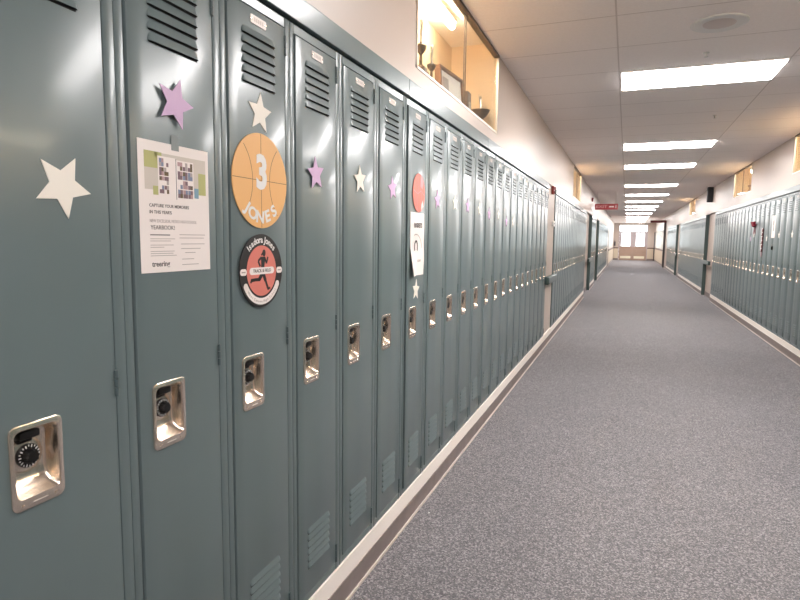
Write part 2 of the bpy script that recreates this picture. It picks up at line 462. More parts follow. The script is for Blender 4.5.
LB3 = 16.0; bank('L', LB3, 8, 'teal locker, %s in the short left row past the first doorway recess', 'teal lockers in the third left row')
LB4 = 20.2; bank('L', LB4, 33, 'teal locker, %s in the long left row past the second recess', 'teal lockers in the fourth left row')
NA = 51; RA = 14.38 - NA * P
bank('R', RA, NA, 'teal locker on right wall, %s before the nearest recess, counted toward the camera', 'teal lockers in the near right row', rev=True,
     full_until=lambda k: 24 < k < 45)
RB = 16.0; bank('R', RB, 25, 'teal locker on right wall, %s past the nearest recess', 'teal lockers in the second right row')
RC = 25.3; bank('R', RC, 18, 'teal locker on right wall, %s past the second recess', 'teal lockers in the third right row')

# ------------------------------------------------------------------ shell
m = MB(); m.box(-.45, DR + .45, YB - .2, YE + .2, -.1, 0, M['carpet']); struct(m.build('floor'), 'speckled blue grey loop carpet of the corridor', 'floor')
m = MB(); m.box(0, DR, YB, YE, ZC, ZC + .1, M['ceil']); struct(m.build('ceiling'), 'tiled drop ceiling over the corridor', 'ceiling')

LBANKS = [(-2 * P, 22 * P + .0025), (LB2, LB2 + 21 * P), (LB3, LB3 + 8 * P), (LB4, LB4 + 33 * P)]
RBANKS = [(RA, 14.38), (RB, RB + 25 * P), (RC, RC + 18 * P)]
LCASES = [(1.95, 3.67), (9.95, 11.67)]; LCZ = 2.09
RCASES = [(1.7, 3.4), (6.15, 7.87), (10.42, 12.12), (18.8, 20.5)]; RCZ = 2.17
RECD = 0.07
def side_wall(side, banks, cases, cz):
    m = MB(); w = M['wall']
    def bx(d0, d1, y0, y1, z0, z1, mm=w):            # d = depth behind the face plane
        if side == 'L': m.box(-d1, -d0, y0, y1, z0, z1, mm)
        else: m.box(DR + d0, DR + d1, y0, y1, z0, z1, mm)
    # bulkhead over everything, interrupted by the display cases
    y = YB
    top = ZC + .12
    for a, b in cases:
        bx(0, .45, y, a, ZF + .001, top); bx(0, .45, a, b, ZF + .001, cz); bx(.36, .45, a, b, cz, top + .1)
        bx(0, .36, a, b, top - .02, top + .1)
        y = b
    bx(0, .45, y, YE, ZF + .001, top)
    # below the bulkhead: wall between the rows
    y = YB; gaps = []
    for a, b in banks:
        gaps.append((y, a)); y = b
    gaps.append((y, YE))
    for k, (a, b) in enumerate(gaps):
        if b - a < 0.002: continue
        if 0 < k < len(gaps) - 1 and b - a > 1.0: d = RECD
        elif 0 < k < len(gaps) - 1: d = .012
        else: d = 0
        if side == 'R' and k == len(gaps) - 1:      # window band near the end
            bx(0, .45, a + .0, 34.3, 0, ZF + .001); bx(0, .45, 34.3, 43.6, 0, .90); bx(0, .45, 43.6, b, 0, ZF + .001)
        else: bx(d, .45, a, b, 0, ZF + .001)
    for a, b in banks: bx(.385, .45, a, b, 0, ZF + .001)
    return m, gaps
m, LG = side_wall('L', LBANKS, LCASES, LCZ); struct(m.build('wall_left'), 'cream wall above and between the left lockers', 'wall')
RW_OPEN = (34.3, 43.6)
m, RG = side_wall('R', RBANKS, RCASES, RCZ)
struct(m.build('wall_right'), 'cream wall above and between the right lockers', 'wall')
m = MB(); m.box(-.45, DR + .45, YB - .2, YB, 0, ZC + .2, M['wall']); struct(m.build('wall_back'), 'cream wall behind the viewer', 'wall')

# end wall with a double door and transom
DX0, DX1, TX = 0.34, 2.25, (2.05, 2.50)
m = MB(); w = M['wall']
m.box(-.45, DX0, YE, YE + .2, 0, ZC + .2, w); m.box(DX1, DR + .45, YE, YE + .2, 0, ZC + .2, w); m.box(DX0, DX1, YE, YE + .2, TX[1], ZC + .2, w)
struct(m.build('wall_end'), 'short end wall around the glazed exit doors', 'wall')
m = MB(); f = M['doormauve']; m.box(DX0, DX1, YE + .068, YE + .1, -.02, .012, f)
m.box(DX0, DX0 + .05, YE - .02, YE + .1, 0, TX[1], f); m.box(DX1 - .05, DX1, YE - .02, YE + .1, 0, TX[1], f)
m.box(DX0 + .05, DX1 - .05, YE - .02, YE + .1, 1.985, TX[0], f); m.box(DX0 + .05, DX1 - .05, YE - .02, YE + .1, TX[1] - .03, TX[1], f)
wn = struct(m.build('window_1'), 'bright transom window above the exit doors', 'window')
m = MB(); m.box(DX0 + .05, DX1 - .05, YE + .03, YE + .036, TX[0], TX[1] - .03, M['glass']); m.build('pane', wn)
def leaf(k, x0, x1, wx0, wx1):
    m = MB(); y0, y1 = YE + .02, YE + .065; z0, z1 = 1.0, 1.915
    m.box(x0, wx0, y0, y1, .95, 1.98, f); m.box(wx1, x1, y0, y1, .95, 1.98, f); m.box(wx0, wx1, y0, y1, z1, 1.98, f)
    m.box(wx0, wx1, y0, y1, .95, z0, f); m.box(x0, x1, y0, y1, .0005, .95, M['doorbrown'])
    if k == 1: m.box(x1 - .03, x1 + .035, y1 + .0005, y1 + .012, .0005, 1.98, f)
    o = struct(m.build('door_%d' % k), ['', 'left exit door with a tall bright window', 'right exit door with a tall bright window'][k], 'door')
    m = MB(); m.box(wx0, wx1, y0 + .02, y0 + .026, z0, z1, M['glass']); m.build('pane', o)
    m = MB(); m.box(x0 + .1, x1 - .1, y0 - .012, y0 - .001, .12, .29, M['kick_sheen'], .003); m.build('kick_plate', o)
    m = MB(); m.tube([(x0 + .12, y0 - .06, .97), (x1 - .12, y0 - .06, .97)], .016, M['alum'])
    for x in (x0 + .13, x1 - .13): m.box(x - .03, x + .03, y0 - .07, y0 - .001, .945, .995, M['alum'], .004)
    m.build('push_bar', o)
mid = (DX0 + DX1) / 2
leaf(1, DX0 + .052, mid - .003, .53, 1.12); leaf(2, mid + .003, DX1 - .052, 1.51, 2.05)

# right-hand window near the end
m = MB(); a, b = RW_OPEN
for y0, y1, z0, z1 in ((a, a + .05, .9, ZF), (b - .05, b, .9, ZF), (a + .05, b - .05, .9, .95), (a + .05, b - .05, ZF - .04, ZF)):
    m.box(DR + .02, DR + .1, y0, y1, z0, z1, M['alum'])
for k in range(1, 6):
    y = a + (b - a) * k / 6; m.box(DR + .02, DR + .1, y - .03, y + .03, .95, ZF - .04, M['alum'])
wn = struct(m.build('window_2'), 'long bright side window near the far end on the right', 'window')
m = MB(); m.box(DR + .055, DR + .061, a + .05, b - .05, .95, ZF - .04, M['glass']); m.build('pane', wn)

# wainscot and rails near the end
def wains(name, boxes, lab):
    m = MB()
    for x0, x1, y0, y1, z0, z1, mm in boxes: m.box(x0, x1, y0, y1, z0, z1, M[mm])
    struct(m.build(name), lab, 'trim')
lw = LBANKS[-1][1] + 1.75
wains('trim_1', [(0, .012, lw, YE, .12, .82, 'tan'), (0, .035, lw, YE, .82, .90, 'railbrown')], 'tan wainscot and brown rail at far left')
wains('trim_2', [(DR - .012, DR, 32.4, YE, .12, .82, 'tan'), (DR - .035, DR, 32.4, YE, .82, .90, 'railbrown')], 'tan wainscot and brown rail at far right')
wains('trim_3', [(.036, DX0 - .002, YE - .012, YE, .12, .82, 'tan'), (.036, DX0 - .002, YE - .035, YE, .82, .90, 'railbrown'),
                 (DX1 + .002, DR - .036, YE - .012, YE, .12, .82, 'tan'), (DX1 + .002, DR - .036, YE - .035, YE, .82, .90, 'railbrown'),
                 (.036, DX0 - .002, YE - .014, YE, .0, .12, 'brown'), (DX1 + .002, DR - .036, YE - .014, YE, 0, .12, 'brown')], 'tan wainscot and brown rail beside the exit doors')
m = MB(); m.box(DR - .10, DR - .001, 32.35, 32.47, 0, 2.40, M['post'], .004); struct(m.build('trim_4'), 'tall dark post at the far right recess', 'post')
m = MB(); m.box(DR - .10, DR - .037, 43.3, 43.42, 0, 1.98, M['post'], .004); struct(m.build('trim_5'), 'dark narrow post beside the exit doors at right', 'post')

# plinths, cove bases and the filler strip above every row
def plinth(side, banks, gaps, name):
    m = MB()
    def bx(d0, d1, y0, y1, z0, z1, mm):
        if side == 'L': m.box(-d1, -d0, y0, y1, z0, z1, M[mm])
        else: m.box(DR + d0, DR + d1, y0, y1, z0, z1, M[mm])
    for a, b in banks:
        bx(-.004, .38, a, b, .088, ZB - .0005, 'cream'); bx(-.007, .38, a, b, .010, .088, 'brown'); bx(-.014, .38, a, b, 0, .010, 'toe')
    for k, (a, b) in enumerate(gaps):
        if b - a < .01: continue
        wide = 0 < k < len(gaps) - 1 and b - a > 1
        if wide:
            bx(RECD - .008, RECD, a, b, .0, .11, 'brown')
        else:
            if 0 < k < len(gaps) - 1: bx(-.004, .012, a, b, .088, ZB, 'cream')
            bx(-.007, .012 if 0 < k < len(gaps) - 1 else 0, a, b, .010, .088, 'brown'); bx(-.014, 0, a, b, 0, .010, 'toe')
    struct(m.build(name), 'cream plinth over a brown cove base along the %s lockers' % ('left' if side == 'L' else 'right'), 'baseboard')
plinth('L', LBANKS, LG, 'baseboard_left'); plinth('R', RBANKS, RG, 'baseboard_right')
def filler(side, banks, name):
    m = MB()
    def bx(d0, d1, y0, y1, z0, z1, mm, bev=0):
        if side == 'L': m.box(-d1, -d0, y0, y1, z0, z1, M[mm], bev, 2)
        else: m.box(DR + d0, DR + d1, y0, y1, z0, z1, M[mm], bev, 2)
    for a, b in banks:
        bx(.016, .38, a, b, ZT + .0005, ZT + .011, 'slot')  # near-black strip paints the shadow under the filler's overhang
        y = a + (.95 if a < 0 else 0)
        if y > a: bx(-.005, .38, a, y, ZT + .011, ZF, 'teal', .0025)
        while y < b - .01:
            y2 = min(b, y + 5 * P); bx(-.005, .38, y + .0006, y2 - .0006, ZT + .011, ZF, 'teal', .0025); y = y2
        # end panels, a few millimetres proud of the row
    struct(m.build(name), 'teal filler strip above the %s lockers' % ('left' if side == 'L' else 'right'), 'trim')
filler('L', LBANKS, 'trim_6'); filler('R', RBANKS, 'trim_7')
# dark end panels that face the camera at each recess
def endpanel(k, side, y, z1):
    m = MB()
    if side == 'L': m.box(-RECD + .001, .012, y - .03, y - .001, 0, z1, M['green'], .002)
    else: m.box(DR - .012, DR + RECD - .001, y - .03, y - .001, 0, z1, M['green'], .002)
    struct(m.build('trim_%d' % k), 'dark upright panel at the far edge of a %s recess' % ('left' if side == 'L' else 'right'), 'trim')
endpanel(8, 'R', RB, ZF); endpanel(9, 'R', RC, ZF); endpanel(10, 'L', LB3, ZF); endpanel(11, 'L', LB4, ZF); endpanel(12, 'L', lw, ZF)

# ------------------------------------------------------------------ display cases
def display_case(side, a, b, cz, label, items=True):
    sx = -1 if side == 'L' else 1; X = 0 if side == 'L' else DR
    r = empty('display_case', (X, (a + b) / 2, cz))
    oy = -(a + b) / 2; top = ZC + .098; tz = 2.675 if side == 'L' else 2.60
    def bx(m, d0, d1, y0, y1, z0, z1, mm, bev=0):
        x0, x1 = sorted((sx * d0, sx * d1)); m.box(x0, x1, y0 + oy, y1 + oy, z0 - cz, z1 - cz, M[mm], bev)
    m = MB(); e = .002
    bx(m, .012, .345, a + e, b - e, cz + e, cz + .012, 'cream'); bx(m, .345, .356, a + e, b - e, cz + e, top, 'caselin')
    bx(m, .012, .345, a + e, a + .012, cz + .012, top, 'caselin'); bx(m, .012, .345, b - .012, b - e, cz + .012, top, 'caselin')
    bx(m, .012, .345, a + .012, b - .012, top - .01, top, 'cream'); bx(m, .012, .024, a + .012, b - .012, ZC - .005, top - .01, 'caselin')
    m.build('lining', r)
    m = MB()
    bx(m, -.004, .012, a, a + .014, cz, ZC - .018, 'alum'); bx(m, -.004, .012, b - .014, b, cz, ZC - .018, 'alum')
    bx(m, -.004, .03, a, b, cz, cz + .012, 'cream'); bx(m, -.006, .03, a, b, ZC - .018, ZC - .001, 'bronze')
    m.build('frame', r)
    mid = (a + b) / 2
    for k, (y0, y1, d) in enumerate(((a + .014, mid + .004, .006), (mid - .004, b - .014, .014))):
        m = MB(); bx(m, d, d + .005, y0, y1, cz + .012, ZC - .018, 'glass'); g = m.build('glass_pane', r)
        m = MB(); yy = y1 if k == 0 else y0; bx(m, d - .0004, d + .0054, yy - .002, yy + .002, cz + .0125, ZC - .0185, 'bronze'); m.build('pane_edge', g)
    m = MB(); m.tube([(sx * .19, a + .03 + oy, tz - cz), (sx * .19, a + 1.19 + oy, tz - cz)], .019, M['tube'], 12)
    t = m.build('light_tube', r)
    m = MB(); bx(m, .16, .22, a + .02, a + 1.2, tz + .02, top - .011, 'lframe'); m.build('tube_holder', r)
    tag(r, label, 'display case', 'lit display cases above the lockers')
    return r
display_case('L', 1.95, 3.67, LCZ, 'large lit trophy case with sliding glass high on the left wall, nearest the camera')
display_case('L', 9.95, 11.67, LCZ, 'narrow looking trophy case farther along the left wall, beyond the cream column')
display_case('R', 1.7, 3.4, RCZ, 'lit trophy case on the right wall nearest the viewer, outside the picture')
display_case('R', 6.15, 7.87, RCZ, 'lit trophy case cut off by the right edge of the picture')
display_case('R', 10.42, 12.12, RCZ, 'lit trophy case above the right lockers, nearer than the one beyond the dark wall box')
display_case('R', 18.8, 20.5, RCZ, 'farthest lit trophy case above the right lockers, beyond the dark wall box')
ZS = LCZ + .0125
def trophy_figure(name, loc, label, h, mats, r0=.035):
    o = empty(name, loc); tag(o, label, 'trophy')
    b, g = M[mats[0]], M[mats[1]]
    m = MB(); m.box(-r0, r0, -r0, r0, 0, h * .22, b, .004); m.box(-r0 * .8, r0 * .8, -r0 * .8, r0 * .8, h * .22, h * .27, b, .003); m.build('base', o, 35)
    m = MB(); m.lathe([(r0 * .5, h * .272), (r0 * .25, h * .32), (r0 * .22, h * .45), (r0 * .75, h * .52), (r0 * .85, h * .58), (r0 * .2, h * .62), (r0 * .15, h * .64), (0, h * .645)], b, 14); m.build('cup', o, 35)
    m = MB(); z = h * .65
    m.tube([(0, 0, z - .006), (0, -.004, z + h * .08), (0, 0, z + h * .18), (0, .003, z + h * .25)], [.006, .007, .010, .006], g)
    m.tube([(0, .002, z + h * .2), (0, .02, z + h * .26), (0, .03, z + h * .36)], .0035, g, 6)
    m.tube([(0, .002, z + h * .2), (0, -.02, z + h * .15), (0, -.024, z + h * .23)], .0035, g, 6)
    m.lathe([(0, z + h * .25), (.008, z + h * .27), (.0085, z + h * .3), (0, z + h * .325)], g, 10)
    m.build('figurine', o, 40)
    return o
trophy_figure('trophy', (-.10, 2.30, ZS), 'tall dark trophy with a raised arm figurine at left end of near case', .335, ('trophy', 'silver'), .034)
trophy_figure('trophy', (-.10, 2.47, ZS), 'smaller dark trophy beside the tall one in the near case', .255, ('trophy', 'silver'), .030)
o = empty('picture_frame', (-.10, 2.91, ZS + .003)); tag(o, 'brown framed picture standing in the near trophy case', 'picture frame')
o.rotation_euler = (0, math.radians(-5), math.radians(-5))
m = MB(); w, h = .38, .225
for y0, y1, z0, z1 in ((-w / 2, w / 2, 0, .018), (-w / 2, w / 2, h - .018, h), (-w / 2, -w / 2 + .018, .018, h - .018), (w / 2 - .018, w / 2, .018, h - .018)):
    m.box(-.035, .004, y0, y1, z0, z1, M['wood'], .002)
m.box(-.02, -.015, -w / 2 + .018, w / 2 - .018, .018, h - .018, M['wood']); m.build('wooden_frame', o)
m = MB(); m.box(-.0149, -.010, -w / 2 + .0185, w / 2 - .0185, .0185, h - .0185, M['paper']); m.build('mat_board', o)
m = MB(); m.box(-.0099, -.009, -w / 2 + .06, -w / 2 + .15, .06, h - .05, M['greyink']); m.build('picture', o)
o = empty('award_plaque', (-.10, 3.23, ZS)); tag(o, 'small dark award block with a pale plate in the near case', 'award')
m = MB(); m.box(-.03, .03, -.045, .045, 0, .03, M['trophy'], .004); m.box(-.012, .012, -.04, .04, .03, .185, M['trophy'], .006); m.build('block', o, 35)
m = MB(); m.box(.0121, .0145, -.025, .02, .06, .12, M['silver']); m.build('name_plate', o)
o = empty('trophy', (-.10, 3.56, ZS)); tag(o, 'wide dark bowl trophy with thin figurine at right end of near case', 'trophy')
m = MB(); m.lathe([(.045, 0), (.045, .02), (.022, .03), (.016, .07), (.045, .095), (.062, .12), (.070, .135), (.064, .135), (.04, .118), (0, .112)], M['trophy'], 20); m.build('bowl', o, 40)
m = MB(); m.tube([(0, 0, .1), (0, .005, .17), (0, -.004, .215)], [.006, .007, .004], M['silver'], 8)
m.tube([(0, 0, .18), (0, -.03, .205), (0, -.045, .235)], .003, M['silver'], 6); m.tube([(0, 0, .18), (0, .03, .2), (0, .03, .24)], .003, M['silver'], 6)
m.lathe([(0, .213), (.009, .222), (0, .236)], M['silver'], 10); m.build('figurine', o, 40)
ZR = RCZ + .0125
trophy_figure('trophy', (DR + .15, 10.85, ZR), 'dark trophy standing in the middle right-hand case', .34, ('trophy', 'gilt'), .06)
trophy_figure('trophy', (DR + .15, 11.5, ZR), 'thin gilt trophy at the far end of the middle right-hand case', .30, ('wood', 'gilt'), .035)
trophy_figure('trophy', (DR + .15, 7.3, ZR), 'gilt trophy standing in the nearest right-hand case', .30, ('wood', 'gilt'), .05)

# ------------------------------------------------------------------ ceiling fittings
LY = [2.02, 4.37, 7.90, 10.22, 13.95, 16.85, 19.8, 22.7, 24.95, 28.5, 32.4, 35.4, 38.4, 41.4, -1.5]
proto = None
for k, y in enumerate(LY):
    if proto is None:
        o = empty('troffer_light', (1.355, y + .267, ZC)); proto = o
        m = MB()
        for x0, x1, y0, y1 in ((-.553, .553, -.272, -.266), (-.553, .553, .266, .272), (-.553, -.547, -.266, .266), (.547, .553, -.266, .266)):
            m.box(x0, x1, y0, y1, -.010, -.0005, M['lframe'])
        m.build('frame', o); m = MB(); m.box(-.5465, .5465, -.2655, .2655, -.014, -.002, M['diff']); m.build('diffuser', o)
    else:
        o = copy_tree(proto); o.location = (1.355, y + .267, ZC)
    if y < 3: lab = 'long ceiling light panel %s' % ('just above the top of the picture' if y > 0 else 'behind the camera')
    else: lab = '%s bright ceiling light panel from the camera along the corridor' % ordinal(k)
    tag(o, lab, 'ceiling light', 'ceiling light panels')
o = empty('ceiling_speaker', (1.355, 3.475, ZC)); tag(o, 'round flush speaker grille in the ceiling before the nearest light panel', 'ceiling speaker')
m = MB(); m.lathe([(.155, -.0005), (.155, -.006), (.146, -.010), (.138, -.007), (.09, -.006)], M['lframe'], 40); m.build('rim', o, 40)
m = MB(); m.lathe([(.0895, -.0065), (.085, -.0075), (0, -.0085)], mat('speaker_grille', (.62, .54, .51), .7), 32); m.build('grille', o, 40)
for (x, y, l) in ((1.352, 4.06, 'tiny sprinkler head just before the nearest light panel'), (1.683, 6.30, 'tiny sprinkler head between the first and second light panels')):
    m = MB(); m.lathe([(.02, 0), (.02, -.004), (.006, -.006), (.005, -.025), (.014, -.028), (.014, -.030), (0, -.031)], M['alum'], 12)
    tag(m.build('sprinkler_head', None, 40, (x, y, ZC)), l, 'sprinkler')
o = empty('smoke_detector', (1.29, 29.4, ZC)); tag(o, 'small grey device hanging from the far ceiling among the lights', 'detector')
m = MB(); m.lathe([(.06, -.0005), (.06, -.03), (.045, -.05), (0, -.055)], M['alum'], 18); m.build('housing', o, 40)
m = MB(); m.tube([(0, 0, -.054), (0, 0, -.16)], .012, M['alum']); m.lathe([(.05, -.161), (.05, -.21), (0, -.215)], M['alum'], 14); m.build('drop', o, 40)

# ------------------------------------------------------------------ things on the walls
def rail(side, y0, y1, label):
    m = MB(); x = 0 if side == 'L' else DR; s = 1 if side == 'L' else -1
    xs = sorted((x + s * .005, x + s * .055))
    m.box(xs[0], xs[1], y0, y1, .80, .895, M['green'], .012, 3)
    o = m.build('bumper_rail', None, 40); tag(o, label, 'bumper rail', 'dark green bumper rails')
    m = MB(); xs = sorted((x + s * .0552, x + s * .0585)); m.box(xs[0], xs[1], y0 + .02, y1 - .02, .815, .88, M['teal'], .001); m.build('face_strip', o)
rail('L', 22 * P - .10, LB2 + .03, 'dark green bumper rail across the cream column with the strobe on the left')
rail('L', LBANKS[1][1] + .8, LB3 + .06, 'dark green bumper rail at the doorway recess on the far left')
rail('L', LBANKS[2][1] + .9, LB4 + .06, 'dark bumper rail at the second left recess, farther away')
rail('R', 14.38 + .25, RB + .06, 'dark green bumper rail at the nearest recess on the right')
rail('R', RBANKS[1][1] + .6, RC + .06, 'dark green bumper rail at the second recess on the right')
def strobe(x, y, z, label, s=1):
    o = empty('fire_alarm_strobe', (x, y, z)); tag(o, label, 'fire alarm')
    m = MB(); m.box(.0005, .032, -.05, .05, -.05, .05, M['red'], .006, 2); m.build('housing', o, 40)
    m = MB(); m.box(.0322, .056, -.03, .03, .005, .042, M['pinkfoil'], .008, 2); m.build('strobe_lens', o, 40)
    m = MB(); m.lathe([(.018, .0322), (.018, .040), (0, .041)], M['maroon'], 16, 'x', (0, 0, -.025)); m.build('horn', o, 40)
    return o
strobe(0, 7.1, 2.10 - .12, 'red fire alarm strobe above the cream column on the left wall'); 
bpy.data.objects['fire_alarm_strobe'].location.x = -.0115
bpy.data.objects['fire_alarm_strobe'].location.z = 1.967
o = strobe(0, 15.5, 2.40, 'red fire alarm strobe above the doorway recess, next to the hanging sign'); 
o = empty('wall_thermostat', (-.0115, 7.25, 1.55)); tag(o, 'small white thermostat on the cream column', 'thermostat')
m = MB(); m.box(.0005, .03, -.05, .05, -.035, .035, M['white'], .006, 2); m.build('cover', o, 40)
m = MB(); m.box(.0302, .032, -.03, .02, -.008, .015, M['darkbox']); m.build('display', o)
o = empty('wall_speaker_box', (DR, 15.03, 2.45)); tag(o, 'black box mounted on the right wall above the nearest recess', 'wall speaker')
m = MB(); m.box(-.125, -.0005, -.07, .07, -.175, .175, M['darkbox'], .012, 2); m.build('cabinet', o, 40)
m = MB()
for k in range(9): m.box(-.128, -.1252, -.05, .05, -.14 + k * .033, -.125 + k * .033, M['black'])
m.build('grille', o)
# hanging red signs
def hanging_sign(x0, x1, y, z0, z1, mm, label, text):
    w, h = x1 - x0, z1 - z0
    o = empty('hanging_sign', ((x0 + x1) / 2, y, (z0 + z1) / 2)); tag(o, label, 'sign')
    m = MB(); m.box(-w / 2, w / 2, -.03, .03, -h / 2, h / 2, M[mm], .005); m.build('panel', o)
    for s in (-1, 1):
        m = MB(); m.tube([(s * w * .4, 0, h / 2 + .0002), (s * w * .4, 0, ZC - (z0 + z1) / 2 - .0005)], .004, M['alum'], 6); m.build('rod', o)
    if text:
        m = MB(); m.text('EXIT', h * .62, M['lettering'], -w * .2, 0, 0, sx=1.5, bold=.002); 
        m.box(w * .12, w * .33, -h * .11, h * .11, -.0003, .0003, M['paper']); m.box(w * .40, w * .43, -h * .25, h * .25, -.0003, .0003, M['white'])
        t = m.build('lettering', o); t.rotation_euler = (PI / 2, 0, 0); t.location = (0, -.0306, 0)
    return o
hanging_sign(.06, .64, 15.95, 2.165, 2.315, 'redsign', 'red hanging sign with pale lettering near the left wall', True)
hanging_sign(1.98, 2.742, 32.2, 2.30, 2.42, 'maroon', 'dark maroon hanging sign at the far right before the exit doors', False)
o = empty('fire_extinguisher', (.10, YE - .056, 1.0)); tag(o, 'small dark extinguisher on the end wall left of the exit doors', 'extinguisher')
m = MB(); m.lathe([(0, 0), (.05, .002), (.055, .02), (.055, .26), (.02, .31), (0, .312)], M['post'], 16); m.build('cylinder', o, 40)
m = MB(); m.box(-.03, .03, -.015, .015, .313, .35, M['black'], .004); m.build('valve', o)

# ------------------------------------------------------------------ flat things stuck on lockers
def door_turn(side, y):
    for sd, y0, th in HANG:
        if sd == side and y0 <= y < y0 + P:
            pv = Matrix.Translation((0, y0 + HY, 0) if side == 'L' else (DR, y0 + P - HY, 0))
            return pv @ Matrix.Rotation(th, 4, 'Z') @ pv.inverted()
    return Matrix.Identity(4)
def mat_left(y, z, x=.0012):      # local x = +y world, local y = up, local z = out of the wall
    return door_turn('L', y) @ Matrix(((0, 0, 1, x), (1, 0, 0, y), (0, 1, 0, z), (0, 0, 0, 1)))
def mat_right(y, z, x=.0012):
    return door_turn('R', y) @ Matrix(((0, 0, -1, DR - x), (-1, 0, 0, y), (0, 1, 0, z), (0, 0, 0, 1)))
def put(o, mx, parent=None):
    o.matrix_world = mx; return o
def star_pts(R, a0, q=.46):
    return [((R if k % 2 == 0 else R * q) * math.cos(math.radians(a0 + 36 * k)), (R if k % 2 == 0 else R * q) * math.sin(math.radians(a0 + 36 * k))) for k in range(10)]
def star(y, z, R, ang, m, label, gap=.0, mx=None):
    b = MB(); b.prism(star_pts(R, ang), gap, gap + .0016, M[m])
    if gap > .002: b.box(-.008, .008, -.008, .008, 0, gap, M[m])
    o = b.build('paper_star'); put(o, mx or mat_left(y, z)); tag(o, label, 'star', 'paper stars on the lockers'); return o
star(.183, 1.419, .056, -82, 'cardw', 'large cream paper star on the nearest locker at the left edge')
star(.452, 1.613, .054, 74, 'cardp', 'lilac paper star above the yearbook flyer', .006)
star(.764, 1.656, .053, 86, 'cardw', 'cream paper star just above the orange basketball sign')
star(1.049, 1.531, .052, 97, 'cardp', 'lilac paper star on the locker after the basketball sign', .004)
star(1.372, 1.544, .052, 95, 'cardw', 'cream paper star between the two lilac stars left of the red ball', .002)
star(1.688, 1.540, .050, 100, 'cardp', 'lilac paper star just left of the red ball sign')
star(0, 0, .050, 85, 'cardw', 'low cream paper star under the white sheet on the open locker', 0, mat_left(1.985, 1.10))
star(2.296, 1.533, .050, 98, 'cardp', 'lilac paper star just right of the red ball sign')
star(2.62, 1.538, .050, 92, 'cardw', 'cream paper star two lockers past the red ball sign')
star(2.90, 1.536, .048, 90, 'cardp', 'lilac paper star three lockers past the red ball sign')
star(3.20, 1.533, .048, 95, 'cardw', 'cream paper star four lockers past the red ball sign')
star(3.48, 1.513, .048, 90, 'cardp', 'faint lilac paper star five lockers past the red ball sign')
star(3.80, 1.520, .048, 90, 'cardw', 'cream paper star six lockers past the red ball sign')
star(4.12, 1.480, .046, 92, 'cardp', 'lilac paper star seven lockers past the red ball sign')
star(4.40, 1.485, .046, 90, 'cardw', 'cream paper star eight lockers past the red ball sign')

def circle(r, n=48, cx=0, cy=0, sx=1, sy=1): return [(cx + sx * r * math.cos(2 * PI * k / n), cy + sy * r * math.sin(2 * PI * k / n)) for k in range(n)]
def stroke(b, pts, w, z0, z1, m):
    for (x0, y0), (x1, y1) in zip(pts, pts[1:]):
        L = math.hypot(x1 - x0, y1 - y0) or 1e-6; nx, ny = -(y1 - y0) / L * w / 2, (x1 - x0) / L * w / 2
        b.prism([(x0 - nx, y0 - ny), (x1 - nx, y1 - ny), (x1 + nx, y1 + ny), (x0 + nx, y0 + ny)], z0, z1, m)
def arc_text(b, s, r, mid, size, m, z, inside=False, step=None, bold=0.0, sx=1.0):
    n = len(s); wd = {'I': .45, 'J': .55, ' ': .45, 'i': .45, 'l': .4, 'r': .6}
    ws = [wd.get(c, 1.0) for c in s]; tot = sum(ws); st = step
    pos = 0
    for c, w in zip(s, ws):
        t = pos + w / 2 - tot / 2; pos += w
        if inside: a = mid + t * st; rot = a + PI / 2
        else: a = mid - t * st; rot = a - PI / 2
        if c != ' ': b.text(c, size, m, r * math.cos(a), r * math.sin(a), z, rot, bold=bold, sx=sx)
# orange basketball sign
R = .1225
b = MB(); b.prism(circle(R, 64), .001, .0032, M['orange']); o = b.build('basketball_sign')
put(o, mat_left(.7625, 1.4815)); tag(o, 'round orange basketball sign with a white number on the third locker', 'sign')
b = MB(); z0, z1 = .00325, .0034; lw_ = .0016
stroke(b, [(-R + .001, .002), (R - .001, .002)], lw_, z0, z1, M['oline']); stroke(b, [(0, -R + .001), (0, R - .001)], lw_, z0, z1, M['oline'])
for s in (-1, 1):
    pts = []
    for k in range(25):
        a = math.radians(-52 + 104 * k / 24); x = s * (.150 - .112 * math.cos(a)) ; y = .112 * math.sin(a) * 1.05
        if x * x + y * y < (R - .001) ** 2: pts.append((x, y))
    stroke(b, pts, lw_, z0, z1, M['oline'])
b.build('seam_lines', o)
b = MB(); b.text('3', .118, M['white'], .002, .019, .0037, bold=.005, sx=.9); b.build('number', o)
b = MB(); arc_text(b, 'JONES', .095, -PI / 2, .043, M['white'], .0037, True, .36, bold=.0014, sx=1.15); b.build('lettering', o)
# runner badge
b = MB(); b.prism(circle(.097, 64), .003, .0055, M['blackcard']); b.box(-.01, .01, -.01, .01, 0, .003, M['blackcard']); o = b.build('runner_badge')
put(o, mat_left(.7565, 1.2465)); tag(o, 'round black and coral runner badge below the basketball sign', 'sign')
b = MB(); b.prism(circle(.067, 56), .00555, .006, M['coral']); b.build('coral_disc', o)
b = MB(); k = M['blackcard']; z0, z1 = .00605, .0063
b.prism(circle(.0085, 20, .010, .047, .85, 1.1), z0, z1, k); stroke(b, [(.004, .047), (-.002, .041)], .005, z0, z1, k)
b.prism([(-.004, .037), (.014, .037), (.015, .028), (.011, .014), (.011, .006), (-.005, .004), (-.003, .016)], z0, z1, k)
stroke(b, [(-.003, .035), (-.017, .026), (-.008, .012)], .0065, z0, z1, k); stroke(b, [(.013, .035), (.021, .019), (.028, .036)], .0058, z0, z1, k)
b.prism([(-.005, .005), (.011, .005), (.012, -.010), (-.004, -.012)], z0, z1, k)
stroke(b, [(.001, -.008), (-.013, -.022)], .012, z0, z1, k); stroke(b, [(-.008, -.023), (-.030, -.0225), (-.047, -.0235)], .0085, z0, z1, k); stroke(b, [(-.046, -.020), (-.051, -.030)], .006, z0, z1, k)
